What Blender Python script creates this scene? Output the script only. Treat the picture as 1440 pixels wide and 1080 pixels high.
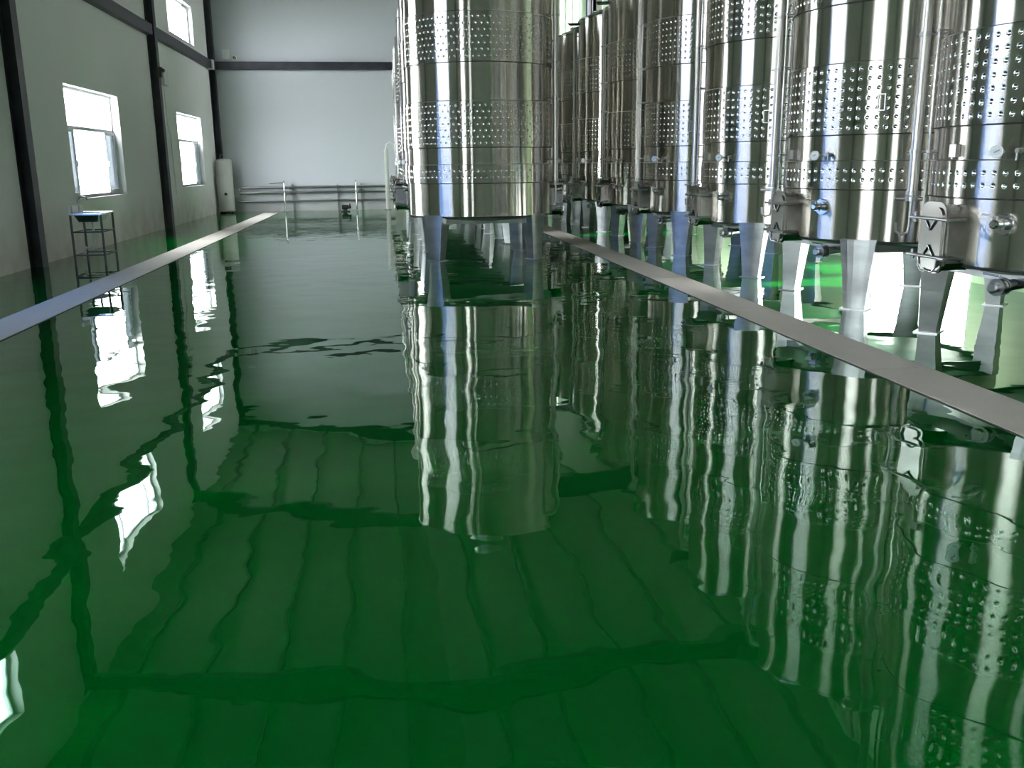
import bpy, bmesh, math, random
from mathutils import Vector, Matrix

# ---------------------------------------------------------------- clear
for o in list(bpy.data.objects):
    bpy.data.objects.remove(o)
S = bpy.context.scene
COL = S.collection
random.seed(7)
PI = math.pi

# ---------------------------------------------------------------- camera
CAM_H, F_PX, PITCH, YAW, ROLL = 1.6, 1300.0, .2345, .1316, .0111
cy, sy, cp, sp = math.cos(YAW), math.sin(YAW), math.cos(PITCH), math.sin(PITCH)
fwd = Vector((sy*cp, cy*cp, -sp)); rgt = Vector((cy, -sy, 0)); dwn = fwd.cross(rgt)
r2 = math.cos(ROLL)*rgt + math.sin(ROLL)*dwn
d2 = -math.sin(ROLL)*rgt + math.cos(ROLL)*dwn
cam = bpy.data.cameras.new('camera'); co = bpy.data.objects.new('camera', cam); COL.objects.link(co)
m = Matrix.Identity(4)
for i in range(3):
    m[i][0] = r2[i]; m[i][1] = -d2[i]; m[i][2] = -fwd[i]
m[2][3] = CAM_H
co.matrix_world = m
cam.sensor_width = 36; cam.lens = F_PX/1440*36; cam.clip_end = 500
S.camera = co

# ---------------------------------------------------------------- world, sun, exposure
SKY = 30.0
w = bpy.data.worlds.new('world'); S.world = w; w.use_nodes = True
bg = w.node_tree.nodes['Background']
bg.inputs[0].default_value = (.95, .96, 1.0, 1); bg.inputs[1].default_value = SKY
sun = bpy.data.lights.new('sun', 'SUN'); sun.energy = 45; sun.angle = math.radians(1.5); sun.color = (1, .96, .88)
so = bpy.data.objects.new('sun', sun); COL.objects.link(so)
so.rotation_euler = Vector((-.72, -.12, -.62)).to_track_quat('-Z', 'Y').to_euler()
S.view_settings.view_transform = 'Standard'; S.view_settings.look = 'None'
S.view_settings.gamma = 1; S.view_settings.use_curve_mapping = False
S.view_settings.exposure = 0.2

# ---------------------------------------------------------------- materials
def mat(name, col, rough=.5, metal=0., spec=None, coat=0.):
    m = bpy.data.materials.new(name); m.use_nodes = True
    b = m.node_tree.nodes['Principled BSDF']
    b.inputs['Base Color'].default_value = (*col, 1); b.inputs['Roughness'].default_value = rough
    b.inputs['Metallic'].default_value = metal
    if spec is not None: b.inputs['Specular IOR Level'].default_value = spec
    if coat: b.inputs['Coat Weight'].default_value = coat; b.inputs['Coat Roughness'].default_value = .03
    return m
def nodes(m):
    nt = m.node_tree
    return nt, nt.nodes['Principled BSDF'], (lambda t: nt.nodes.new('ShaderNode'+t)), nt.links.new
def noise_col(m, c1, c2, scale, detail=4, coord='Object', stretch=(1, 1, 1), lo=.35, hi=.65):
    nt, b, N, L = nodes(m)
    tc, mp, nz, rp = N('TexCoord'), N('Mapping'), N('TexNoise'), N('ValToRGB')
    mp.inputs['Scale'].default_value = stretch
    nz.inputs['Scale'].default_value = scale; nz.inputs['Detail'].default_value = detail
    rp.color_ramp.elements[0].position = lo; rp.color_ramp.elements[1].position = hi
    rp.color_ramp.elements[0].color = (*c1, 1); rp.color_ramp.elements[1].color = (*c2, 1)
    L(tc.outputs[coord], mp.inputs[0]); L(mp.outputs[0], nz.inputs[0]); L(nz.outputs['Fac'], rp.inputs[0])
    L(rp.outputs[0], b.inputs['Base Color'])
    return nz, rp
def add_bump(m, scale, dist, strength=1., detail=3, stretch=(1, 1, 1)):
    nt, b, N, L = nodes(m)
    tc, mp, nz, bp = N('TexCoord'), N('Mapping'), N('TexNoise'), N('Bump')
    mp.inputs['Scale'].default_value = stretch
    nz.inputs['Scale'].default_value = scale; nz.inputs['Detail'].default_value = detail
    bp.inputs['Distance'].default_value = dist; bp.inputs['Strength'].default_value = strength
    L(tc.outputs['Object'], mp.inputs[0]); L(mp.outputs[0], nz.inputs[0]); L(nz.outputs['Fac'], bp.inputs['Height'])
    L(bp.outputs[0], b.inputs['Normal'])
    return bp

M = {}
# floor: poured green epoxy, self levelled, softly undulating gloss
M['floor'] = mat('green_epoxy', (.0, .05, .01), .015, spec=.68)
def floor_nodes():
    nt, b, N, L = nodes(M['floor'])
    b.inputs['Specular Tint'].default_value = (.30, 1, .62, 1)
    tc = N('TexCoord')
    prev = None
    for scale, dist, det in FLOOR_WAVES:
        nz, bp = N('TexNoise'), N('Bump')
        nz.inputs['Scale'].default_value = scale; nz.inputs['Detail'].default_value = det
        nz.inputs['Roughness'].default_value = .45
        bp.inputs['Distance'].default_value = dist; bp.inputs['Strength'].default_value = 1
        L(tc.outputs['Object'], nz.inputs[0]); L(nz.outputs['Fac'], bp.inputs['Height'])
        if prev: L(prev.outputs[0], bp.inputs['Normal'])
        prev = bp
    L(prev.outputs[0], b.inputs['Normal'])
    nz, rp = N('TexNoise'), N('ValToRGB'); nz.inputs['Scale'].default_value = .5; nz.inputs['Detail'].default_value = 3
    rp.color_ramp.elements[0].color = (.0, .058, .005, 1); rp.color_ramp.elements[1].color = (.0, .070, .0075, 1)
    L(tc.outputs['Object'], nz.inputs[0]); L(nz.outputs['Fac'], rp.inputs[0]); L(rp.outputs[0], b.inputs['Base Color'])
FLOOR_WAVES = [(.45, .010, 1), (1.2, .0040, 1), (2.4, .0028, 1), (7, .0003, 1)]
floor_nodes()

# painted plaster: scuffs and splashes along the foot of the wall
def plaster(name, top, stain):
    m = mat(name, top, .85)
    nt, b, N, L = nodes(m)
    tc, sep, nz, mr, mul, mx, nz2, mx2 = N('TexCoord'), N('SeparateXYZ'), N('TexNoise'), N('MapRange'), N('Math'), N('Mix'), N('TexNoise'), N('Mix')
    mx.data_type = 'RGBA'; mx2.data_type = 'RGBA'
    nz.inputs['Scale'].default_value = 2.2; nz.inputs['Detail'].default_value = 8
    nz2.inputs['Scale'].default_value = .35; nz2.inputs['Detail'].default_value = 2
    L(tc.outputs['Object'], sep.inputs[0]); L(tc.outputs['Object'], nz.inputs[0]); L(tc.outputs['Object'], nz2.inputs[0])
    mr.inputs['From Min'].default_value = 0; mr.inputs['From Max'].default_value = 1.0
    mr.inputs['To Min'].default_value = 1.3; mr.inputs['To Max'].default_value = 0
    L(sep.outputs['Z'], mr.inputs['Value'])
    mul.operation = 'MULTIPLY'; L(mr.outputs[0], mul.inputs[0]); L(nz.outputs['Fac'], mul.inputs[1]); mul.use_clamp = True
    mx2.inputs['A'].default_value = (*top, 1); mx2.inputs['B'].default_value = (*[c*.93 for c in top], 1)
    L(nz2.outputs['Fac'], mx2.inputs['Factor'])
    L(mul.outputs[0], mx.inputs['Factor']); L(mx2.outputs['Result'], mx.inputs['A']); mx.inputs['B'].default_value = (*stain, 1)
    L(mx.outputs['Result'], b.inputs['Base Color'])
    bp = N('Bump'); bp.inputs['Distance'].default_value = .004; bp.inputs['Strength'].default_value = .4
    L(nz.outputs['Fac'], bp.inputs['Height']); L(bp.outputs[0], b.inputs['Normal'])
    return m
M['wall'] = plaster('painted_plaster', (.88, .88, .87), (.50, .46, .38))
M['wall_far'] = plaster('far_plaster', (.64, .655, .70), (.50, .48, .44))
M['panel_green'] = mat('pale_green_sheet', (.60, .82, .58), .45)
def translucent_sheet():
    m = bpy.data.materials.new('fibreglass_daylight_sheet'); m.use_nodes = True
    nt = m.node_tree; nt.nodes.clear(); N = lambda t: nt.nodes.new('ShaderNode'+t)
    out, df, tl, ad = N('OutputMaterial'), N('BsdfDiffuse'), N('BsdfTranslucent'), N('AddShader')
    df.inputs[0].default_value = (.50, .62, .50, 1); tl.inputs[0].default_value = (.0085, .0125, .0085, 1)
    nt.links.new(df.outputs[0], ad.inputs[0]); nt.links.new(tl.outputs[0], ad.inputs[1]); nt.links.new(ad.outputs[0], out.inputs[0])
    return m
M['daylight_sheet'] = translucent_sheet()
M['panel_beige'] = mat('beige_sheet', (.68, .68, .58), .45)
M['roof'] = mat('roof_sheet', (.22, .26, .22), .6)
M['steel_dark'] = mat('navy_painted_steel', (.022, .025, .038), .5)
noise_col(M['steel_dark'], (.018, .020, .030), (.035, .037, .050), 3)
M['ground'] = mat('yard_concrete', (.42, .42, .40), .9); noise_col(M['ground'], (.36, .36, .34), (.46, .46, .44), .6)
M['frame'] = mat('white_window_frame', (.72, .74, .76), .4)
M['sill'] = mat('white_reveal', (.82, .82, .82), .7)
M['white'] = mat('white_enamel', (.6, .6, .56), .35); noise_col(M['white'], (.56, .56, .52), (.62, .62, .58), 2)
M['plastic_white'] = mat('white_plastic', (.75, .77, .76), .5)
M['black'] = mat('black_plastic', (.015, .015, .018), .4)
M['drain'] = mat('drain_cover_grey', (.42, .40, .40), .8, spec=.08)
def drain_nodes():
    nt, b, N, L = nodes(M['drain'])
    tc, wv, bp, nz, rp = N('TexCoord'), N('TexWave'), N('Bump'), N('TexNoise'), N('ValToRGB')
    wv.bands_direction = 'Y'; wv.inputs['Scale'].default_value = 12; wv.inputs['Distortion'].default_value = 0
    L(tc.outputs['Object'], wv.inputs[0]); L(wv.outputs['Fac'], bp.inputs['Height'])
    bp.inputs['Distance'].default_value = .003; bp.inputs['Strength'].default_value = .7; L(bp.outputs[0], b.inputs['Normal'])
    nz.inputs['Scale'].default_value = 1.3; nz.inputs['Detail'].default_value = 6
    rp.color_ramp.elements[0].color = (.50, .46, .42, 1); rp.color_ramp.elements[1].color = (.62, .57, .52, 1)
    L(tc.outputs['Object'], nz.inputs[0]); L(nz.outputs['Fac'], rp.inputs[0]); L(rp.outputs[0], b.inputs['Base Color'])
drain_nodes()
M['slot'] = mat('dark_slot', (.03, .035, .03), .6)

def brushed(name, col, rough, aniso, rot, grain=0.):
    m = mat(name, col, rough, 1.)
    nt, b, N, L = nodes(m)
    b.inputs['Anisotropic'].default_value = aniso; b.inputs['Anisotropic Rotation'].default_value = rot
    t = N('Tangent'); t.direction_type = 'RADIAL'; t.axis = 'Z'; L(t.outputs[0], b.inputs['Tangent'])
    if grain:
        tc, mp, nz, rp = N('TexCoord'), N('Mapping'), N('TexNoise'), N('ValToRGB')
        mp.inputs['Scale'].default_value = (1, 1, 60); nz.inputs['Scale'].default_value = 1.2; nz.inputs['Detail'].default_value = 2
        rp.color_ramp.elements[0].color = (*[c*(1-grain) for c in col], 1); rp.color_ramp.elements[1].color = (*[min(1, c*(1+grain)) for c in col], 1)
        L(tc.outputs['Object'], mp.inputs[0]); L(mp.outputs[0], nz.inputs[0]); L(nz.outputs['Fac'], rp.inputs[0]); L(rp.outputs[0], b.inputs['Base Color'])
    return m
def shell_mat():
    m = bpy.data.materials.new('brushed_stainless_shell'); m.use_nodes = True
    nt = m.node_tree; nt.nodes.clear(); N = lambda t: nt.nodes.new('ShaderNode'+t); L = nt.links.new
    out, gl, t = N('OutputMaterial'), N('BsdfAnisotropic'), N('Tangent')
    gl.distribution = 'GGX'; gl.inputs['Roughness'].default_value = .225; gl.inputs['Anisotropy'].default_value = .81
    t.direction_type = 'RADIAL'; t.axis = 'Z'; L(t.outputs[0], gl.inputs['Tangent'])
    tc, mp, nz, rp = N('TexCoord'), N('Mapping'), N('TexNoise'), N('ValToRGB')
    mp.inputs['Scale'].default_value = (1, 1, 60); nz.inputs['Scale'].default_value = 1.2; nz.inputs['Detail'].default_value = 2
    rp.color_ramp.elements[0].color = (.55, .515, .475, 1); rp.color_ramp.elements[1].color = (.65, .61, .565, 1)
    L(tc.outputs['Object'], mp.inputs[0]); L(mp.outputs[0], nz.inputs[0]); L(nz.outputs['Fac'], rp.inputs[0]); L(rp.outputs[0], gl.inputs['Color'])
    L(gl.outputs[0], out.inputs[0])
    return m
M['shell'] = shell_mat()
M['manway'] = mat('manway_stainless', (.40, .39, .37), .2, 1.)
M['pipe'] = mat('pipe_stainless', (.50, .485, .46), .3, 1.)
M['leg'] = mat('dull_stainless', (.50, .5, .5), .33, 1.); noise_col(M['leg'], (.33, .335, .345), (.44, .445, .455), 2.5, stretch=(1, 1, 3))
M['steel'] = mat('polished_stainless', (.62, .62, .61), .16, 1.)
M['steel_dull'] = mat('stainless_fittings', (.40, .40, .40), .3, 1.)
M['seam'] = mat('dark_seam', (.05, .05, .05), .5, .6)
M['underside'] = mat('stainless_underside', (.60, .61, .58), .45, 1.)
M['dimple'] = mat('pressed_dimple_steel', (.66, .65, .63), .12, 1.)
M['purlin'] = mat('grey_purlin', (.09, .10, .09), .6)
M['dial'] = mat('dial_face', (.75, .82, .88), .3)
M['sinkleg'] = mat('weathered_steel', (.10, .105, .10), .5, .6)

def glass(name, tint, clear, rough=.02):
    m = bpy.data.materials.new(name); m.use_nodes = True
    nt = m.node_tree; nt.nodes.clear()
    N = lambda t: nt.nodes.new('ShaderNode'+t)
    out, tr, gl, mx, lw, pw, fr = N('OutputMaterial'), N('BsdfTransparent'), N('BsdfGlossy'), N('MixShader'), N('LayerWeight'), N('Math'), N('Math')
    pw.operation = 'POWER'; pw.inputs[1].default_value = 5; nt.links.new(lw.outputs['Facing'], pw.inputs[0])
    fr.operation = 'MULTIPLY_ADD'; fr.inputs[1].default_value = .9; fr.inputs[2].default_value = .04; nt.links.new(pw.outputs[0], fr.inputs[0])
    tr.inputs[0].default_value = (*[c*clear for c in tint], 1); gl.inputs['Roughness'].default_value = rough
    nt.links.new(fr.outputs[0], mx.inputs[0]); nt.links.new(tr.outputs[0], mx.inputs[1]); nt.links.new(gl.outputs[0], mx.inputs[2])
    nt.links.new(mx.outputs[0], out.inputs[0])
    return m
M['glass'] = glass('window_glass', (.97, 1, 1), .92)
M['glass_blue'] = glass('tinted_sash_glass', (.88, .96, 1.0), .19)
def strip_mat():
    m = bpy.data.materials.new('blue_pvc_strip'); m.use_nodes = True
    nt = m.node_tree; nt.nodes.clear(); N = lambda t: nt.nodes.new('ShaderNode'+t)
    out, tr, tl, mx = N('OutputMaterial'), N('BsdfTransparent'), N('BsdfTranslucent'), N('MixShader')
    tr.inputs[0].default_value = (.10, .14, .21, 1); tl.inputs[0].default_value = (.25, .335, .49, 1); mx.inputs[0].default_value = .6
    nt.links.new(tr.outputs[0], mx.inputs[1]); nt.links.new(tl.outputs[0], mx.inputs[2]); nt.links.new(mx.outputs[0], out.inputs[0])
    return m
M['strip'] = strip_mat()

# ---------------------------------------------------------------- mesh helpers
class MB:
    def __init__(s): s.v = []; s.f = []; s.sm = []
    def add(s, vs, fs, smooth=False):
        k = len(s.v); s.v += [tuple(v) for v in vs]
        for f in fs: s.f.append([i+k for i in f]); s.sm.append(smooth)
        return s
    def box(s, x0, x1, y0, y1, z0, z1, mtx=None):
        vs = [Vector((x, y, z)) for z in (z0, z1) for y in (y0, y1) for x in (x0, x1)]
        if mtx: vs = [mtx @ v for v in vs]
        return s.add(vs, [(0, 2, 3, 1), (4, 5, 7, 6), (0, 1, 5, 4), (2, 6, 7, 3), (0, 4, 6, 2), (1, 3, 7, 5)])
    def tube(s, pts, r, n=10, cap=True):
        pts = [Vector(p) for p in pts]; rs = r if isinstance(r, (list, tuple)) else [r]*len(pts)
        rings = []; up = None
        for i, p in enumerate(pts):
            a = pts[max(i-1, 0)]; b = pts[min(i+1, len(pts)-1)]; t = (b-a).normalized()
            if up is None: up = t.orthogonal().normalized()
            up = (up - t*up.dot(t)).normalized(); q = t.cross(up)
            rings.append([p + (up*math.cos(2*PI*k/n)+q*math.sin(2*PI*k/n))*rs[i] for k in range(n)])
        vs = [v for rg in rings for v in rg]; fs = []
        for i in range(len(pts)-1):
            for k in range(n): fs.append((i*n+k, i*n+(k+1) % n, (i+1)*n+(k+1) % n, (i+1)*n+k))
        s.add(vs, fs, True)
        if cap:
            s.add(rings[0], [tuple(range(n))[::-1]]); s.add(rings[-1], [tuple(range(n))])
        return s
    def lathe(s, prof, n=24, mtx=None, smooth=True):   # prof: (r,z)
        vs = []
        for r, z in prof:
            for k in range(n):
                v = Vector((r*math.cos(2*PI*k/n), r*math.sin(2*PI*k/n), z)); vs.append(mtx @ v if mtx else v)
        fs = []
        for i in range(len(prof)-1):
            for k in range(n): fs.append((i*n+k, i*n+(k+1) % n, (i+1)*n+(k+1) % n, (i+1)*n+k))
        return s.add(vs, fs, smooth)
    def disc(s, axis_from, axis_to, r, n=16):
        return s.tube([axis_from, axis_to], r, n)
    def prism(s, poly, fn, d0, d1):      # poly in (u,v); fn(u,v,d)->Vector
        n = len(poly)
        vs = [fn(u, v, d0) for u, v in poly]+[fn(u, v, d1) for u, v in poly]
        return s.add(vs, [tuple(range(n))[::-1], tuple(range(n, 2*n))]+[(k, (k+1) % n, n+(k+1) % n, n+k) for k in range(n)])
    def mesh(s, name, m):
        me = bpy.data.meshes.new(name); me.from_pydata(s.v, [], s.f)
        me.polygons.foreach_set('use_smooth', s.sm); me.materials.append(m)
        bm = bmesh.new(); bm.from_mesh(me); bmesh.ops.recalc_face_normals(bm, faces=bm.faces[:]); bm.to_mesh(me); bm.free()
        me.update()
        return me
    def build(s, name, m, parent=None, loc=(0, 0, 0), kind=None):
        o = bpy.data.objects.new(name, s.mesh(name, m)); COL.objects.link(o); o.location = loc
        if parent: o.parent = parent
        if kind: o['kind'] = kind
        return o
def tag(o, label, cat, group=None):
    o['label'] = label; o['category'] = cat
    if group: o['group'] = group
    return o
def thing(name, label, cat, loc=(0, 0, 0), group=None, rz=0):
    o = bpy.data.objects.new(name, None); COL.objects.link(o); o.location = loc; o.rotation_euler.z = rz
    o.empty_display_size = .1
    return tag(o, label, cat, group)
def copy_tree(o, parent=None):
    c = o.copy(); COL.objects.link(c); c.parent = parent
    for ch in list(o.children): copy_tree(ch, c)
    return c
def struct(o): o['kind'] = 'structure'; return o

# ---------------------------------------------------------------- the hall
XL, XR, YF, YB = -5.85, 7.65, 34.9, -13.0
EAVE, RIDGE, XRG = 8.1, 9.1, .9
TH = .24
MB().box(-60, 60, -60, 90, -.35, -.03).build('yard', M['ground'], kind='structure')
fl = MB().box(XL-TH, XR+TH, YB-TH, YF+TH, -.22, 0).build('floor', M['floor'], kind='structure')

LOW = (1.02, 3.15); UP = (5.33, 6.52)
bays = [(28.7, 32.35), (18.95, 22.6), (10.0, 13.65), (.3, 3.95), (-9.5, -5.85)]
def wall_mesh(openings, a0, a1, z1):
    """wall in (a, z) coordinates with real openings and reveals; returns quads as [(a,z,depth)...]"""
    As = sorted({a0, a1, *[o[0] for o in openings], *[o[1] for o in openings]})
    Zs = sorted({0, z1, *[o[2] for o in openings], *[o[3] for o in openings]})
    q = []
    for i in range(len(As)-1):
        for j in range(len(Zs)-1):
            ca, cz = (As[i]+As[i+1])/2, (Zs[j]+Zs[j+1])/2
            if any(o[0] < ca < o[1] and o[2] < cz < o[3] for o in openings): continue
            for d in (0, TH):
                q.append([(As[i], Zs[j], d), (As[i+1], Zs[j], d), (As[i+1], Zs[j+1], d), (As[i], Zs[j+1], d)])
    for o in openings:
        c = [(o[0], o[2]), (o[1], o[2]), (o[1], o[3]), (o[0], o[3])]
        for k in range(4):
            p, r = c[k], c[(k+1) % 4]
            q.append([(*p, 0), (*r, 0), (*r, TH), (*p, TH)])
    return q
def wall(name, openings, a0, a1, z1, fn, m):
    b = MB()
    for q in wall_mesh(openings, a0, a1, z1): b.add([fn(*p) for p in q], [(0, 1, 2, 3)])
    me = bpy.data.meshes.new(name); me.from_pydata(b.v, [], b.f); me.materials.append(m); me.update()
    o = bpy.data.objects.new(name, me); COL.objects.link(o); o['kind'] = 'structure'
    return o
fL = lambda a, z, d: (XL-d, a, z)
fR = lambda a, z, d: (XR+d, a, z)
fF = lambda a, z, d: (a, YF+d, z)
fB = lambda a, z, d: (a, YB-d, z)
opL = [(a, b, *UP) for a, b in bays]+[(a, b, *LOW) for a, b in bays if a != 10.0]+[(10.0, 13.65, 0, LOW[1])]
DOOR_R = (11.3, 13.95, 0, 2.6)
opR = [(28.7, 32.35, *LOW), (18.95, 22.6, *LOW), (.3, 3.95, *LOW), DOOR_R]
wL = wall('wall_left', opL, YB-TH, YF+TH, EAVE, fL, M['wall'])
wR = wall('wall_right', opR+[(YB, YF, 3.42, EAVE-.12)], YB-TH, YF+TH, EAVE, fR, M['panel_green'])
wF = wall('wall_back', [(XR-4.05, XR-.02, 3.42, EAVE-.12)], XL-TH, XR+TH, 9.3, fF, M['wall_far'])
wB = wall('wall_front', [], XL-TH, XR+TH, 9.3, fB, M['wall'])

# roof, two slopes
rb = MB()
for x0, x1, z0, z1 in ((XL-TH-.2, XRG, EAVE-.02, RIDGE), (XRG, XR+TH+.2, RIDGE, EAVE-.02)):
    vs = [(x0, YB-.4, z0), (x1, YB-.4, z1), (x1, YF+.4, z1), (x0, YF+.4, z0)]
    vs += [(x, y, z+.12) for x, y, z in vs]
    rb.add(vs, [(0, 3, 2, 1), (4, 5, 6, 7), (0, 1, 5, 4), (1, 2, 6, 5), (2, 3, 7, 6), (3, 0, 4, 7)])
ceil = rb.build('ceiling', M['roof'], kind='structure')
def roof_z(x): return RIDGE-(RIDGE-EAVE)*abs(x-XRG)/((XRG-XL) if x < XRG else (XR-XRG))

# purlins: one part of the ceiling each
for x in (-5.2, -3.9, -2.6, -1.3, 0, 1.8, 3.1, 4.4, 5.7, 7.0):
    z = roof_z(x)
    MB().box(x-.035, x+.035, YB, YF, z-.2, z-.02).build('purlin', M['purlin'], ceil)

# portal frames: columns on both walls and rafters under the roof
COLS = [34.72, 26.1, 16.35, 6.6, -3.1, -12.6]
def hcol(x, s, top):      # s: direction into the room
    b = MB(); D, W = .20, .26
    b.box(*sorted((x, x+s*.02)), -W/2, W/2, 0, top)
    b.box(*sorted((x+s*.02, x+s*(D-.02))), -.012, .012, 0, top)
    b.box(*sorted((x+s*(D-.02), x+s*D)), -W/2, W/2, 0, top)
    return b
def rafter():
    b = MB()
    for x0, x1 in ((XL+.02, XRG), (XRG, XR-.02)):
        z0, z1 = roof_z(x0)-.2, roof_z(x1)-.2
        for h0, h1, hw in ((-.02, 0, .1), (-.44, -.02, .012), (-.46, -.44, .1)):
            vs = []
            for x, z in ((x0, z0), (x1, z1)):
                for y in (-hw, hw):
                    for h in (h0, h1): vs.append((x, y, z+h))
            b.add(vs, [(0, 1, 3, 2), (4, 6, 7, 5), (0, 2, 6, 4), (1, 5, 7, 3), (0, 4, 5, 1), (2, 3, 7, 6)])
    return b
where = ['in the far left corner above the white water heater', 'between the two lower windows on the left wall',
         'at the left edge of the picture, before the sink', 'beside the camera on the left wall', 'behind the camera on the left wall', 'last behind the camera on the left wall']
mesh_col = None
for i, y in enumerate(COLS):
    o = hcol(XL, 1, EAVE-.15).build('steel_column', M['steel_dark'], loc=(0, y, 0)) if mesh_col is None else None
    if o is None:
        o = bpy.data.objects.new('steel_column', mesh_col); COL.objects.link(o); o.location = (0, y, 0)
    mesh_col = o.data
    if i == 0: o.location.y = 34.74
    tag(o, 'dark navy steel H column '+where[i], 'column', 'dark steel columns on the left wall')
mesh_col = None
for i, y in enumerate(COLS):
    if mesh_col is None: o = hcol(XR, -1, EAVE-.15).build('steel_column', M['steel_dark'], loc=(0, y, 0)); mesh_col = o.data
    else: o = bpy.data.objects.new('steel_column', mesh_col); COL.objects.link(o); o.location = (0, y, 0)
    tag(o, 'dark steel column on the right wall behind the row of tanks', 'column', 'dark steel columns on the right wall')
rm = None
for i, y in enumerate(COLS):
    if rm is None: o = rafter().build('roof_rafter', M['steel_dark'], loc=(0, y, 0)); rm = o.data
    else: o = bpy.data.objects.new('roof_rafter', rm); COL.objects.link(o); o.location = (0, y, 0)
    tag(o, 'dark steel rafter under the roof, '+['against the far end wall', 'above the middle left column', 'above the left-edge column and sink', 'over the camera', 'behind the camera', 'last behind the camera'][i], 'beam', 'roof rafters')

# wall girts at 5 m
def girt_left(y0, y1):
    b = MB(); x = XL
    b.box(x, x+.16, y0, y1, 5.11, 5.13); b.box(x, x+.16, y0, y1, 4.87, 4.89); b.box(x+.14, x+.16, y0, y1, 4.89, 5.11)
    return b
for (a, b_), t in zip([(26.24, 34.3), (16.49, 25.96), (6.74, 16.21), (-2.96, 6.46), (-12.46, -3.24)],
        ['under the small upper window near the far corner', 'above the larger lower window, running to the middle column', 'above the blue strip curtain, left of the picture', 'beside the camera', 'behind the camera']):
    tag(girt_left(a, b_).build('steel_beam', M['steel_dark']), 'dark steel wall beam on the left wall '+t, 'beam', 'beams along the left wall')
MB().box(XL+.0, XL+.2, 34.32, 34.6, 4.84, 5.16).build('beam_bracket', M['wall'], kind='structure')
b = MB(); b.box(-5.63, XR-.02, YF-.16, YF, 5.11, 5.13); b.box(-5.63, XR-.02, YF-.16, YF, 4.87, 4.89); b.box(-5.63, XR-.02, YF-.16, YF-.14, 4.89, 5.11)
tag(b.build('steel_beam', M['steel_dark']), 'long dark steel beam across the far end wall', 'beam')

# ribbed sheet panels over the upper right wall and the right of the far wall
def ribbed(width, z0, z1):
    b = MB(); n = 4; p = width/n; prof = []
    for k in range(n):
        a = k*p
        prof += [(a, .006), (a+p*.08, .045), (a+p*.24, .045), (a+p*.32, .006)]
    prof.append((width-.004, .006))
    poly = prof+[(width-.004, 0), (0, 0)]
    for (u0, d0), (u1, d1) in zip(prof[:-1], prof[1:]):
        b.add([(-d0, u0, z0), (-d1, u1, z0), (-d1, u1, z1), (-d0, u0, z1)], [(0, 1, 2, 3)])
    n2 = len(poly)
    b.add([(-d, u, z0) for u, d in poly], [tuple(range(n2))]); b.add([(-d, u, z1) for u, d in poly], [tuple(range(n2))])
    return b
pg = ribbed(1.0, 3.4, EAVE-.1).mesh('wall_panel', M['daylight_sheet'])
pb = ribbed(1.0, 3.4, EAVE-.1).mesh('wall_panel', M['panel_beige'])
k = 0; y = YB
while y < YF-.9:
    o = bpy.data.objects.new('wall_panel', pg if k % 2 else pb); COL.objects.link(o); o.location = (XR-.001, y, 0); o.parent = wR
    y += 1.0; k += 1
for i in range(4):
    o = bpy.data.objects.new('wall_panel', pb if i % 2 else pg); COL.objects.link(o); o.location = (XR-.1-i*1.0, YF-.001, 0); o.rotation_euler.z = PI/2; o.parent = wF

# ---- windows
wn = [0]
def window(fn, a0, a1, z0, z1, transom, flip=False):
    wn[0] += 1
    d0, d1 = TH-.07, TH-.01     # frame near the outer face
    def bx(b, u0, u1, w0, w1, e0=d0, e1=d1):
        p = [fn(u, w_, e) for u in (u0, u1) for w_ in (w0, w1) for e in (e0, e1)]
        xs, ys, zs = zip(*p); b.box(min(xs), max(xs), min(ys), max(ys), min(zs), max(zs))
    root = bpy.data.objects.new('window_%d' % wn[0], None); COL.objects.link(root); root['kind'] = 'structure'
    f = MB(); t = .055
    bx(f, a0, a1, z0, z0+t); bx(f, a0, a1, z1-t, z1); bx(f, a0, a0+t, z0+t, z1-t); bx(f, a1-t, a1, z0+t, z1-t)
    f.build('window_frame', M['frame'], root)
    W = a1-a0; zt = z0+(z1-z0)*.62 if transom else z1-t
    if transom:
        g = MB(); bx(g, a0+t, a1-t, zt, zt+.07); g.build('transom_bar', M['frame'], root)
        g = MB(); bx(g, a0+t, a1-t, zt+.07, z1-t, d0+.02, d0+.026); g.build('pane', M['glass'], root)
    # two sashes slid open towards both ends, middle left open
    s1, s2 = a0+t+W*.20, a1-t-W*.20
    for u0, u1 in ((a0+t, s1), (s2, a1-t)):
        g = MB(); q = .05
        bx(g, u0, u1, z0+t, z0+t+q, d0-.03, d0); bx(g, u0, u1, zt-q, zt, d0-.03, d0)
        bx(g, u0, u0+q, z0+t+q, zt-q, d0-.03, d0); bx(g, u1-q, u1, z0+t+q, zt-q, d0-.03, d0)
        sash = g.build('window_sash', M['frame'], root)
        g = MB(); bx(g, u0+q, u1-q, z0+t+q, zt-q, d0-.02, d0-.014); g.build('pane', M['glass_blue'] if transom else M['glass'], sash)
        g = MB(); uc = u1-.03 if u0 < (a0+a1)/2 else u0+.03; bx(g, uc-.012, uc+.012, (z0+zt)/2-.06, (z0+zt)/2+.06, d0-.06, d0-.03); g.build('handle', M['plastic_white'], sash)
    g = MB(); bx(g, s1, s2, z0+t, zt, d0+.02, d0+.026); g.build('pane', M['glass'], root)
    g = MB(); bx(g, a0-.02, a1+.02, z0-.03, z0, -.03, d0); g.build('window_sill', M['sill'], root)
    # thin white lining of the reveal
    g = MB(); bx(g, a1-.008, a1, z0, z1, .0, d0); bx(g, a0, a0+.008, z0, z1, .0, d0); bx(g, a0, a1, z1-.008, z1, .0, d0)
    g.build('reveal_lining', M['sill'], root)
    return root
for a, b_ in bays:
    window(fL, a, b_, *UP, False)
    if a != 10.0: window(fL, a, b_, *LOW, True)
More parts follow.
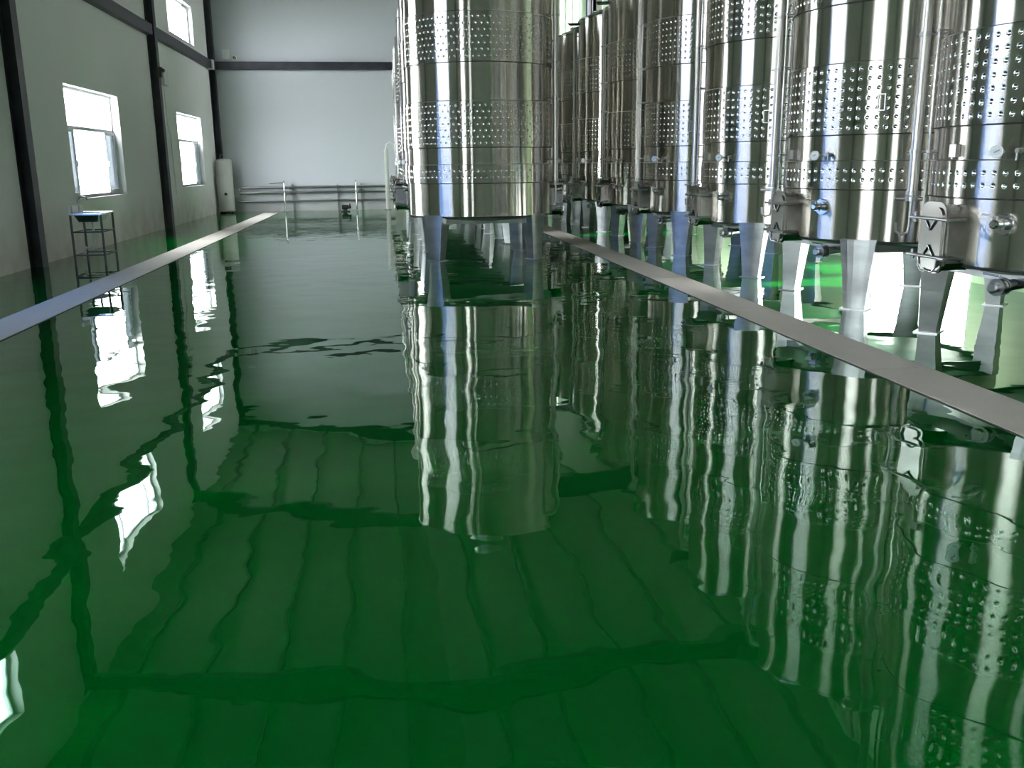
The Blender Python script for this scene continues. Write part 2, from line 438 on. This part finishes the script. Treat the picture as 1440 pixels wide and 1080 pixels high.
for a, b_, z0, z1 in opR[:3]: window(fR, a, b_, z0, z1, True)

# portals guide the daylight sampling through the openings
def portal(x, y0, y1, z0, z1, s):
    l = bpy.data.lights.new('daylight_portal', 'AREA'); l.shape = 'RECTANGLE'; l.size = y1-y0; l.size_y = z1-z0
    l.cycles.is_portal = True
    o = bpy.data.objects.new('daylight_portal', l); COL.objects.link(o)
    o.matrix_world = Matrix(((0, 0, -s, x), (s, 0, 0, (y0+y1)/2), (0, 1, 0, (z0+z1)/2), (0, 0, 0, 1)))
    o.rotation_euler = (PI/2, 0, -PI/2*s if s > 0 else PI/2)
for a, b_, z0, z1 in opL: portal(XL-TH-.02, a, b_, z0, z1, 1)
for a, b_, z0, z1 in opR: portal(XR+TH+.02, a, b_, z0, z1, -1)

# doors: strip curtain opening on the left (beside the camera), open doorway right
d1 = bpy.data.objects.new('door_1', None); COL.objects.link(d1); d1['kind'] = 'structure'
g = MB(); g.box(XL-.2, XL-.1, 10.0, 13.65, 3.07, 3.15); g.box(XL-.2, XL-.1, 10.0, 10.08, 0, 3.07); g.box(XL-.2, XL-.1, 13.57, 13.65, 0, 3.07); g.build('door_frame', M['frame'], d1)
sm = MB().box(-.0015, .0015, 0, .23, .02, 3.07).mesh('curtain_strip', M['strip'])
for i in range(17):
    o = bpy.data.objects.new('curtain_strip', sm); COL.objects.link(o); o.parent = d1; o.location = (XL-.15+(.01 if i % 2 else 0), 10.09+i*.203, 0)
d2_ = bpy.data.objects.new('door_2', None); COL.objects.link(d2_); d2_['kind'] = 'structure'
g = MB(); a, b_, z0, z1 = DOOR_R
g.box(XR+.02, XR+.1, a, a+.07, 0, z1); g.box(XR+.02, XR+.1, b_-.07, b_, 0, z1); g.box(XR+.02, XR+.1, a+.07, b_-.07, z1-.07, z1); g.build('door_frame', M['frame'], d2_)
MB().box(XR-.01, XR+TH+.08, a, b_, -.03, .008).build('threshold', M['sill'], d2_)

# ---------------------------------------------------------------- drain channels in the floor
def drain(name, x0, x1, y0, y1, first, label):
    t = thing(name, label, 'floor drain', ((x0+x1)/2, 0, 0))
    hw = (x1-x0)/2
    g = MB(); g.box(-hw-.012, -hw, y0, y1, .0005, .005); g.box(hw, hw+.012, y0, y1, .0005, .005); g.build('channel_edge', M['slot'], t)
    L = 3.0; gap = .012
    pm = MB().box(-hw, hw, 0, L-gap, .001, .009).mesh('cover_plate', M['drain'])
    y = first
    while y < y1-.1:
        e = min(L, y1-y)
        if e < L-.01: me = MB().box(-hw, hw, 0, e-gap, .001, .009).mesh('cover_plate', M['drain'])
        else: me = pm
        o = bpy.data.objects.new('cover_plate', me); COL.objects.link(o); o.parent = t; o.location.y = y
        y += L
drain('drain_channel', 3.66, 4.16, -11.4, 34.0, -11.4, 'grey covered floor drain running along the feet of the right-hand tanks')
drain('drain_channel', -4.20, -3.70, -11.5, 33.6, -11.5, 'grey covered floor drain running along the left wall past the sink')

# ---------------------------------------------------------------- wine tanks
RT = 1.27; ZB, ZT = .74, 4.80
def polar(r, az, z=0): return Vector((r*math.cos(az), r*math.sin(az), z))
def band_mesh(z0, z1, rows, stagger=False, name='cooling_jacket'):
    """dimple jacket: a sheet slightly proud of the shell with pressed weld dimples"""
    cols = 84; R = RT; v = []; nrm = []; f = []; dim = []
    H = .098; mz = ((z1-z0)-rows*H)/2
    def P(a, z, r=R): return (r*math.cos(a), r*math.sin(a), z)
    def add(p, n): v.append(p); nrm.append(n); return len(v)-1
    da = 2*PI/cols
    def ring(z, r, n_z=0):
        out = []
        for k in range(cols):
            a = k*da; out.append(add(P(a, z, r), Vector((math.cos(a), math.sin(a), n_z)).normalized()))
        return out
    def strip(A, B):
        for k in range(cols): f.append((A[k], A[(k+1) % cols], B[(k+1) % cols], B[k]))
    zs = [z0]+[z0+mz+i*H for i in range(rows+1)]+[z1]
    rings = [ring(z, R) for z in zs]
    lo = ring(z0, R-.010, -2); lo2 = ring(z0, R, -2); strip(lo, lo2)
    hi = ring(z1+.010, R-.012, 1.5); hi2 = ring(z1, R, .6); strip(hi2, hi); lips = list(range(len(f)-cols, len(f)))
    strip(rings[0], rings[1]); strip(rings[-2], rings[-1])
    for j in range(rows):
        zc = zs[1+j]+H/2
        for k in range(cols):
            A, B = rings[1+j], rings[2+j]
            cs = [A[k], A[(k+1) % cols], B[(k+1) % cols], B[k]]
            ac = (k+((.27 if j % 2 else .73) if stagger else .5))*da
            n = 8; ro, ri = (.023, .013) if stagger else (.026, .015)
            O, I = [], []
            for q in range(n):
                t = 2*PI*(q+.5)/n - 3*PI/4 - PI/8
                ca, sa_ = math.cos(t), math.sin(t)
                a = ac+ro*ca/R; O.append(add(P(a, zc+ro*sa_), Vector((math.cos(a), math.sin(a), 0))))
                a = ac+ri*ca/R; rn = Vector((math.cos(a), math.sin(a), 0)); tn = Vector((-math.sin(a), math.cos(a), 0))
                I.append(add(P(a, zc+ri*sa_, R-.006), (rn-.8*(tn*ca+Vector((0, 0, sa_)))).normalized()))
            ctr = add(P(ac, zc, R-.0075), Vector((math.cos(ac), math.sin(ac), 0)))
            # corner c owns ring verts 2c, 2c+1
            for c in range(4):
                o0, o1, o2 = O[2*c], O[(2*c+1) % 8], O[(2*c+2) % 8]
                f.append((cs[c], o1, o0)) ; f.append((cs[c], cs[(c+1) % 4], o2, o1))
            for q in range(n):
                f.append((O[q], O[(q+1) % n], I[(q+1) % n], I[q])); f.append((I[q], I[(q+1) % n], ctr)); dim += [len(f)-2, len(f)-1]
    me = bpy.data.meshes.new(name); me.from_pydata(v, [], f); me.materials.append(M['shell']); me.materials.append(M['dimple']); me.materials.append(M['leg'])
    for i in lips: me.polygons[i].material_index = 2
    for i in dim: me.polygons[i].material_index = 1
    me.polygons.foreach_set('use_smooth', [True]*len(me.polygons)); me.update()
    # faces outward
    bm = bmesh.new(); bm.from_mesh(me); bm.normal_update()
    for fc in bm.faces:
        c = fc.calc_center_median()
        out = Vector((c.x, c.y, 0)).normalized()
        if abs(fc.normal.z) < .95 and fc.normal.dot(out) < 0: fc.normal_flip()
    bm.to_mesh(me); bm.free(); me.update()
    me.normals_split_custom_set_from_vertices([tuple(n) for n in nrm])
    return me
def link(name, me, parent, kind=None):
    o = bpy.data.objects.new(name, me); COL.objects.link(o); o.parent = parent
    if kind: o['kind'] = kind
    return o
BANDS = [(1.29, 1.58, 2), (1.86, 2.58, 7), (3.18, 3.93, 7)]

def rrect(w, h, r, n=5):
    pts = []
    for cx, cz, a0 in ((w/2-r, h/2-r, 0), (-w/2+r, h/2-r, 90), (-w/2+r, -h/2+r, 180), (w/2-r, -h/2+r, 270)):
        for k in range(n+1):
            a = math.radians(a0+90*k/n); pts.append((cx+r*math.cos(a), cz+r*math.sin(a)))
    return pts

def make_tank():
    t = thing('wine_tank', '', 'tank')
    # shell, smooth cylinder
    sh = MB().lathe([(RT-.012, z) for z in (ZB, 1.2, 1.7, 2.2, 2.9, 3.5, 4.1, ZT)], 96).build('shell', M['shell'], t)
    # seam rings
    for z0, z1, _ in BANDS:
        MB().lathe([(RT-.008, z0-.012), (RT-.004, z0-.010), (RT-.004, z0-.002), (RT-.008, z0)], 96).build('seam_ring', M['seam'], sh)
    MB().lathe([(RT-.012, ZB-.012), (RT-.002, ZB-.008), (RT-.002, ZB+.004), (RT-.012, ZB+.008)], 96).build('seam_ring', M['seam'], sh)
    for z0, z1, rows in BANDS: link('cooling_jacket', band_mesh(z0, z1, rows), t)
    # roof cone, neck and lid
    MB().lathe([(RT-.012, ZT-.01), (RT+.008, ZT), (RT+.004, ZT+.02), (RT-.04, ZT+.05), (.32, ZT+.40), (.30, ZT+.42)], 64).build('cone_roof', M['steel'], t)
    nk = MB().lathe([(.26, ZT+.38), (.26, ZT+.62), (.29, ZT+.63), (.29, ZT+.66), (.0, ZT+.72)], 32).build('roof_neck', M['steel'], t)
    # bottom
    MB().lathe([(RT-.02, ZB+.005), (RT-.035, ZB-.01), (RT-.045, ZB-.022), (RT-.09, ZB-.03), (.5, ZB-.15), (.001, ZB-.19)], 64).build('bottom_dish', M['underside'], t)
    # four legs
    for k in range(4):
        az = PI/4+k*PI/2; er, et = polar(1, az), polar(1, az+PI/2)
        lev = []
        N = 5
        for z, wd, ro, dep in ((ZB+.02, .39, RT+.006, .26), (.40, .30, RT-.012, .20), (.012, .23, RT-.02, .15)):
            row = []
            for i in range(N+1):
                u = (i/N-.5)*wd; bulge = math.sqrt(RT*RT-u*u)-RT
                row.append(er*(ro+bulge)+et*u+Vector((0, 0, z)))
            for i in range(N, -1, -1):
                u = (i/N-.5)*wd*.96; bulge = math.sqrt(RT*RT-u*u)-RT
                row.append(er*(ro-dep+bulge)+et*u*.9+Vector((0, 0, z)))
            lev.append(row)
        n = len(lev[0]); b = MB(); vs = [v for r in lev for v in r]
        fs = [tuple(range(n)), tuple(range((len(lev)-1)*n, len(lev)*n))]
        for L_ in range(len(lev)-1):
            for i in range(n): fs.append((L_*n+i, L_*n+(i+1) % n, (L_+1)*n+(i+1) % n, (L_+1)*n+i))
        b.add(vs, fs)
        leg = b.build('leg', M['leg'], t)
        mt = Matrix((( er.x, et.x, 0, 0), (er.y, et.y, 0, 0), (0, 0, 1, 0), (0, 0, 0, 1)))
        MB().box(RT-.20, RT+.015, -.145, .145, 0, .012, mt).build('foot_plate', M['steel_dull'], leg)
    for k in range(4):
        a0, a1 = polar(1.25, PI/4+k*PI/2), polar(1.25, PI/4+(k+1)*PI/2); dr = (a1-a0).normalized(); nn = Vector((dr.y, -dr.x, 0))
        a0 = a0+dr*.12; a1 = a1-dr*.12
        b = MB(); b.add([v+nn*q_+Vector((0, 0, z)) for v in (a0, a1) for q_ in (-.03, .03) for z in (.615, .712)], [(0, 1, 3, 2), (4, 6, 7, 5), (0, 4, 5, 1), (2, 3, 7, 6), (1, 5, 7, 3), (0, 2, 6, 4)])
        b.build('base_beam', M['leg'], t)
    # manway at azimuth 180 deg, door facing the aisle
    az = math.radians(182); er, et = polar(1, az), polar(1, az+PI/2)
    def fn(u, v, d): return er*d+et*u+Vector((0, 0, .965+v))
    mw = MB().prism(rrect(.37, .54, .10), fn, RT-.08, RT+.15).build('manway', M['manway'], t)
    b = MB().prism(rrect(.345, .58, .10), fn, RT+.152, RT+.175); b.prism(rrect(.29, .50, .09), fn, RT+.175, RT+.19); b.build('manway_door', M['manway'], mw)
    for s in (1, -1):
        z = .155*s
        MB().tube([fn(-.27, z, RT+.21), fn(.27, z, RT+.21)], .013, 8).build('clamp_bar', M['steel_dull'], mw)
    for s in (1, -1):
        z = .15*s
        MB().tube([fn(.075, z, RT+.20), fn(0, z-.085*s, RT+.197), fn(-.075, z, RT+.20)], .009, 6).build('v_bracket', M['steel'], mw)
    b = MB()
    loop = [(-.13, -.165), (-.12, -.24), (-.08, -.275), (.08, -.275), (.12, -.24), (.13, -.165)]
    b.tube([fn(u, v, RT+.2) for u, v in loop], .009, 6); b.build('door_handle', M['steel'], mw)
    for s in (1, -1):
        z = .155*s
        MB().tube([fn(-.25, z-.04, RT+.17), fn(-.25, z+.04, RT+.17)], .018, 8).tube([fn(-.25, z, RT+.17), fn(-.25, z, RT+.02)], .012, 8).build('hinge', M['steel_dull'], mw)
        MB().tube([fn(.25, z, RT+.22), fn(.25, z, RT+.05)], .011, 8).tube([fn(.21, z, RT+.235), fn(.29, z, RT+.235)], .016, 8).build('clamp_bolt', M['steel_dull'], mw)
    # thermometer
    az = math.radians(202); er, et = polar(1, az), polar(1, az+PI/2)
    tilt = polar(1, math.radians(225))
    c = er*(RT+.09)+Vector((0, 0, 1.645))
    th = MB().tube([er*(RT-.01)+Vector((0, 0, 1.645)), c], .012, 8).tube([c-tilt*.012, c+tilt*.022], .05, 24).build('thermometer', M['steel_dull'], t)
    MB().tube([c+tilt*.0225, c+tilt*.0235], .043, 24).build('dial', M['dial'], th)
    tt = Vector((-tilt.y, tilt.x, 0))
    b = MB(); b.tube([c+tilt*.025-tt*.012-Vector((0, 0, .006)), c+tilt*.025+tt*.026+Vector((0, 0, .013))], .0025, 6)
    for k in range(12):
        a = 2*PI*k/12; dd = tt*math.cos(a)+Vector((0, 0, math.sin(a))); b.tube([c+tilt*.0245+dd*.034, c+tilt*.0245+dd*.040], .0016, 4)
    b.build('needle', M['black'], th)
    az2 = math.radians(208); e2 = polar(1, az2)
    MB().tube([e2*(RT-.01)+Vector((0, 0, 1.65)), e2*(RT+.05)+Vector((0, 0, 1.65)), e2*(RT+.06)+Vector((0, 0, 1.65))], [.022, .022, .016], 12).tube([e2*(RT+.05)+Vector((0, 0, 1.65)), e2*(RT+.055)+Vector((0, 0, 1.58))], .009, 8).build('air_valve', M['steel_dull'], t)
    # sample / racking valve
    az = math.radians(205); er, et = polar(1, az), polar(1, az+PI/2)
    def q(d, u=0, z=0): return er*(RT+d)+et*u+Vector((0, 0, 1.10+z))
    sv = MB().tube([q(-.02), q(.012)], .085, 24).tube([q(.01), q(.07)], .036, 16).tube([q(.06), q(.075)], .05, 20).tube([q(.078), q(.092)], .05, 20).tube([q(.09), q(.13)], .033, 14).tube([q(.13), q(.14), q(.15)], [.036, .036, .024], 14).build('racking_valve', M['steel'], t)
    MB().tube([q(.10, 0, .03), q(.10, 0, .06)], .01, 8).tube([q(.10, -.01, .06), q(.13, -.11, .075)], .008, 8).build('valve_handle', M['steel_dull'], sv)
    # outlet under the bottom
    az = math.radians(204); er, et = polar(1, az), polar(1, az+PI/2)
    def q2(d, u=0, z=0): return er*d+et*u+Vector((0, 0, .60+z))
    ov = MB().tube([q2(.45, 0, .02), q2(RT-.12)], .045, 16).tube([q2(RT-.13), q2(RT-.11)], .07, 20).tube([q2(RT-.10), q2(RT-.05)], .058, 20).tube([q2(RT-.045), q2(RT-.025)], .07, 20).tube([q2(RT-.03), q2(RT+.03)], .04, 16).tube([q2(RT+.03), q2(RT+.04)], [.045, .03], 16).build('outlet_valve', M['steel_dull'], t)
    MB().tube([q2(RT-.075, .0, .05), q2(RT-.075, 0, .085)], .012, 8).tube([q2(RT-.075, 0, .085), q2(RT-.10, -.16, .09)], .009, 8).build('valve_handle', M['steel'], ov)
    # name plate bracket
    az = math.radians(180); er, et = polar(1, az), polar(1, az+PI/2)
    def q3(u, v, d): return er*d+et*u+Vector((0, 0, 1.66+v))
    MB().prism([(-.045, -.05), (.045, -.05), (.045, .05), (-.045, .05)], q3, RT-.01, RT+.03).build('name_plate', M['steel_dull'], t)
    az = math.radians(231); er, et = polar(1, az), polar(1, az+PI/2)
    # small plate holder on the middle jacket
    def q4(u, v, d): return er*d+et*u+Vector((0, 0, 2.17+v))
    b = MB()
    for u0, u1, v0, v1 in ((-.04, .04, .075, .085), (-.04, .04, -.085, -.075), (-.04, -.03, -.075, .075), (.03, .04, -.075, .075)):
        b.prism([(u0, v0), (u1, v0), (u1, v1), (u0, v1)], q4, RT-.004, RT+.012)
    b.build('tag_holder', M['steel_dull'], t)
    # large cleaning pipe down the side with elbow into the roof
    az = math.radians(152); er, et = polar(1, az), polar(1, az+PI/2)
    def p(d, z, u=0): return er*(RT+d)+et*u+Vector((0, 0, z))
    pp = MB().tube([p(-.06, 4.70), p(.06, 4.70), p(.11, 4.67), p(.125, 4.60), p(.125, 1.30)], .045, 14).build('cleaning_pipe', M['pipe'], t)
    b = MB().tube([p(.125, 1.32), p(.125, 1.28)], .055, 16).tube([p(.125, 1.27), p(.125, 1.23)], .055, 16)
    b.tube([p(.125, 1.24), p(.125, 1.02), p(.135, .95), p(.19, .93), p(.235, .96), p(.24, 1.04)], .014, 8)
    b.tube([p(.02, 1.25, .02), p(.26, 1.25, -.02)], .016, 8)
    b.build('pipe_coupling', M['steel_dull'], pp)
    for z in (1.66, 2.64, 3.22, 3.96):
        MB().tube([p(-.01, z), p(.125, z)], .011, 8).tube([p(.125, z-.018), p(.125, z+.018)], .055, 14).tube([p(.125, z), p(.20, z)], .009, 6).build('pipe_bracket', M['steel_dull'], pp)
    # slim level gauge tube
    az = math.radians(163); er, et = polar(1, az), polar(1, az+PI/2)
    lg = MB().tube([p(-.01, 4.5), p(.05, 4.5), p(.06, 4.48), p(.06, .92), p(.05, .88), p(-.01, .88)], .011, 8).build('level_tube', M['steel'], t)
    for z in (1.66, 2.64, 3.22, 3.96): MB().tube([p(-.01, z), p(.06, z)], .007, 6).tube([p(.06, z-.012), p(.06, z+.012)], .018, 8).build('tube_bracket', M['steel_dull'], lg)
    # plate bracket at the shoulder
    az = math.radians(160); er, et = polar(1, az), polar(1, az+PI/2)
    def q5(u, v, d): return er*d+et*u+Vector((0, 0, ZT-.01+v))
    MB().prism([(-.2, -.012), (.2, -.012), (.2, 0), (-.2, 0)], q5, RT-.06, RT+.24).build('shoulder_plate', M['seam'], t)
    return t

tank = make_tank()
R_Y = [4.2, 7.24, 10.33, 13.30, 16.50, 19.42, 22.42, 25.45, 28.5, 31.5]
R_X = 5.91
names_r = ['steel tank right beside the camera, outside the picture except as a mirror image',
    'steel tank nearest on the right, cut off by the picture edge', 'second steel tank from the right edge, full dimpled front facing the aisle',
    'third steel tank from the right edge, just behind the widest one', 'fourth steel tank of the right row, one blue-white streak on its right',
    'fifth steel tank of the right row, top corner leaving the picture', 'sixth steel tank of the right row, bright streak under its top rim',
    'seventh steel tank of the right row, lowest whole top under green panels',
    'eighth steel tank of the right row, hidden behind the seventh', 'last steel tank of the right row by the end wall']
for i, y in enumerate(R_Y):
    o = tank if i == 0 else copy_tree(tank)
    o.location = (R_X, y, 0)
    tag(o, 'tall '+names_r[i], 'tank', 'stainless tanks in the right-hand row')
STAG = {}
for ch in tank.children:
    if ch.name.startswith('cooling_jacket'):
        zz = [v.co.z for v in ch.data.vertices]; z0 = min(zz)
        STAG[ch.data.name] = next(band_mesh(a, b, r, True) for a, b, r in BANDS if abs(a-z0) < .01)
L_Y = [16.6, 19.65, 22.7, 25.75, 28.8, 31.85]
names_l = ['big steel tank standing alone in the middle, whole dimpled front in view', 'steel tank directly behind the big middle one',
    'steel tank two places behind the big middle one', 'steel tank three places behind the big middle one',
    'steel tank four places behind the big middle one', 'steel tank farthest behind the big middle one, near the end wall']
for i, y in enumerate(L_Y):
    o = copy_tree(tank); o.location = (1.67, y, 0)
    o.rotation_euler.z = math.radians([180, 0, -4, 2, 0, 0][i])
    if i == 0: front = o
    for ch in list(o.children):
        if ch.name.startswith('cooling_jacket'): ch.data = STAG[ch.data.name]
        if ch.name.startswith('shoulder_plate'): bpy.data.objects.remove(ch)
    tag(o, 'tall '+names_l[i], 'tank', 'stainless tanks in the middle row')

# ---------------------------------------------------------------- water heater in the far corner
t = thing('water_heater', 'tall white cylindrical water heater standing in the far left corner', 'water heater', (-5.52, 34.1, 0))
MB().lathe([(.001, .05), (.24, .05), (.27, .07), (.275, .12), (.275, 1.76), (.26, 1.81), (.2, 1.84), (.001, 1.86)], 32).build('body', M['white'], t)
for k in range(3):
    a = 2*PI*k/3; MB().tube([(.18*math.cos(a), .18*math.sin(a), 0), (.18*math.cos(a), .18*math.sin(a), .07)], .02, 8).build('foot', M['black'], t)
b = MB().tube([(.04, -.26, .66), (.04, -.30, .66)], .05, 16).build('control_knob', M['black'], t)
MB().tube([(-.1, 0, 1.83), (-.1, 0, 1.95), (-.1, .08, 2.0), (-.1, .6, 2.0)], .014, 8).tube([(.1, 0, 1.83), (.1, 0, 1.88)], .014, 8).build('water_pipe', M['steel_dull'], t)

# electric box and security camera above the far beam
t = thing('electric_box', 'white electric box above the dark beam at the far left corner', 'electric box', (-5.26, YF, 5.2))
MB().box(-.13, .13, -.1, -.005, 0, .34).build('body', M['plastic_white'], t); MB().box(-.115, .115, -.112, -.101, .015, .325).build('door', M['plastic_white'], t)
t = thing('security_camera', 'small black and white security camera beside the white box on the far wall', 'camera', (-4.98, YF, 5.24))
MB().box(-.07, .07, -.02, 0, -.05, .09).tube([(0, -.02, .02), (0, -.10, .02)], .018, 8).build('mount', M['plastic_white'], t)
MB().tube([(-.02, -.08, .03), (.03, -.26, -.01)], .045, 14).build('housing', M['black'], t)
MB().tube([(.03, -.262, -.01), (.034, -.275, -.013)], .028, 14).build('lens', M['steel_dull'], t)
# junction box on the left wall by the middle column
t = thing('junction_box', 'small white junction box on the left wall beside the middle column', 'electric box', (XL, 27.3, 3.75))
MB().box(.002, .10, -.24, .24, 0, .40).build('body', M['wall'], t); MB().box(.10, .112, -.22, .22, .02, .38).build('cover', M['plastic_white'], t)
MB().tube([(.012, .05, 0), (.012, .05, -1.0), (.012, .35, -1.3), (.012, .4, -2.9)], .012, 6).build('cable', M['plastic_white'], t)
t = thing('emergency_lamp', 'dark little lamp fixed to the middle column near the junction box', 'lamp', (XL+.2, 26.1, 3.85))
MB().box(.001, .07, -.09, .09, 0, .26).build('housing', M['black'], t); MB().tube([(.07, 0, .18), (.12, -.02, .17)], .05, 12).build('lamp_head', M['black'], t)

# ---------------------------------------------------------------- pipe run on the far wall
yw = YF
t = thing('pipe_rack', 'run of three grey stainless pipes along the foot of the far wall', 'pipes', (0, yw, 0))
for z, r, x0, dy in ((.84, .045, -5.05, .14), (.66, .042, -5.15, .16), (.36, .035, -5.25, .14)):
    MB().tube([(x0, -dy, z), (.35, -dy, z)], r, 12).build('pipe', M['steel_dull'], t)
for x in (-3.3, -1.7, -.85):
    MB().box(x-.02, x+.02, -.06, -.02, 0, .95).box(x-.02, x+.02, -.2, -.02, .755, .775).box(x-.02, x+.02, -.2, -.02, .58, .60).box(x-.02, x+.02, -.2, -.02, .29, .31).build('support', M['steel_dull'], t)
for x, lab in ((-3.55, 'bright stainless standpipe with a lever at the far wall, left of the other'), (-1.02, 'bright stainless standpipe at the far wall, nearer the tanks')):
    s = thing('standpipe', lab, 'pipe', (x, yw-.45, 0), 'standpipes at the far wall')
    MB().tube([(0, 0, .012), (0, 0, 1.0), (0, .02, 1.04), (0, .1, 1.05)], .035, 12).build('riser', M['steel'], s)
    MB().tube([(0, 0, 0), (0, 0, .014)], .09, 16).build('flange', M['steel_dull'], s)
    MB().tube([(0, 0, .66), (0, 0, .72)], .06, 14).tube([(0, -.06, .69), (-.14, -.08, .72)], .01, 6).build('valve', M['steel_dull'], s)
    if x < -3: MB().tube([(.04, 0, 1.02), (-.5, .0, .99)], .022, 8).build('lever_arm', M['steel_dull'], s)
t = thing('floor_pump', 'small black pump standing on the floor by the far wall', 'pump', (-1.4, 33.6, 0))
MB().tube([(-.12, 0, .16), (.10, 0, .16)], .085, 16).build('motor', M['black'], t)
MB().tube([(.10, 0, .16), (.2, 0, .16)], .06, 14).tube([(.16, 0, .16), (.16, 0, .28)], .025, 10).build('pump_head', M['black'], t)
MB().box(-.14, .16, -.08, .08, 0, .03).box(-.08, .06, -.05, .05, .03, .09).build('base', M['black'], t)
t = thing('wall_box', 'pale box at the left end of the pipe run on the far wall', 'box', (-5.25, YF, .5))
MB().box(-.1, .1, -.16, -.005, .0, .32).build('body', M['wall'], t); MB().box(-.09, .09, -.17, -.161, .01, .31).build('lid', M['plastic_white'], t)
t = thing('vertical_duct', 'pale grey upright round duct at the far wall beside the tanks', 'duct', (.10, YF-.28, 0))
MB().tube([(0, 0, .02), (0, 0, 2.15)], .075, 16).build('duct_tube', M['white'], t)
MB().tube([(0, 0, 2.15), (.02, 0, 2.3), (.14, 0, 2.38), (.28, 0, 2.3), (.3, 0, 2.1)], .03, 10).build('bent_hose', M['plastic_white'], t)
MB().tube([(0, 0, 0), (0, 0, .025)], .12, 16).build('base_flange', M['steel_dull'], t)

# ---------------------------------------------------------------- stainless sink by the left wall
t = thing('sink_stand', 'free-standing stainless sink on tall legs under the nearer left window', 'sink', (-4.93, 16.68, 0))
W2, D2, HT = .26, .36, .87
for sx in (-1, 1):
    for sy_ in (-1, 1):
        MB().tube([(sx*(W2-.02), sy_*(D2-.02), 0), (sx*(W2-.02), sy_*(D2-.02), HT-.03)], .019, 10).build('leg', M['sinkleg'], t)
for z in (.18, .56):
    for s_ in (-1, 1):
        MB().tube([(s_*(W2-.02), -D2+.02, z), (s_*(W2-.02), D2-.02, z)], .013, 8).build('cross_rail', M['sinkleg'], t)
        MB().tube([(-W2+.02, s_*(D2-.02), z), (W2-.02, s_*(D2-.02), z)], .013, 8).build('cross_rail', M['sinkleg'], t)
# basin: rim, sides, bottom
b = MB(); z = HT
b.box(-W2, W2, -D2, -D2+.05, z-.03, z); b.box(-W2, W2, D2-.05, D2, z-.03, z); b.box(-W2, -W2+.05, -D2+.05, D2-.05, z-.03, z); b.box(W2-.05, W2, -D2+.05, D2-.05, z-.03, z)
b.build('rim', M['steel'], t)
b = MB(); i_, j_ = W2-.05, D2-.05
top = [(-i_, -j_, z-.01), (i_, -j_, z-.01), (i_, j_, z-.01), (-i_, j_, z-.01)]; bot = [(x*.7, y*.75, z-.15) for x, y, _ in top]
b.add(top+bot, [(0, 1, 5, 4), (1, 2, 6, 5), (2, 3, 7, 6), (3, 0, 4, 7), (4, 5, 6, 7)]); b.build('basin', M['steel_dull'], t)
MB().tube([(0, 0, z-.15), (0, 0, .34), (-.05, .0, .28), (-.12, 0, .26), (-.15, 0, .3), (-.2, .0, .10)], .02, 8).build('drain_pipe', M['plastic_white'], t)
MB().box(-W2, -W2+.02, -D2, D2, z, z+.12).build('splash_back', M['steel'], t)
MB().tube([(-.18, -.05, z-.0), (-.18, -.05, z+.2), (-.14, -.05, z+.26), (-.05, -.05, z+.25), (-.03, -.05, z+.2)], .011, 8).build('faucet', M['steel'], t)
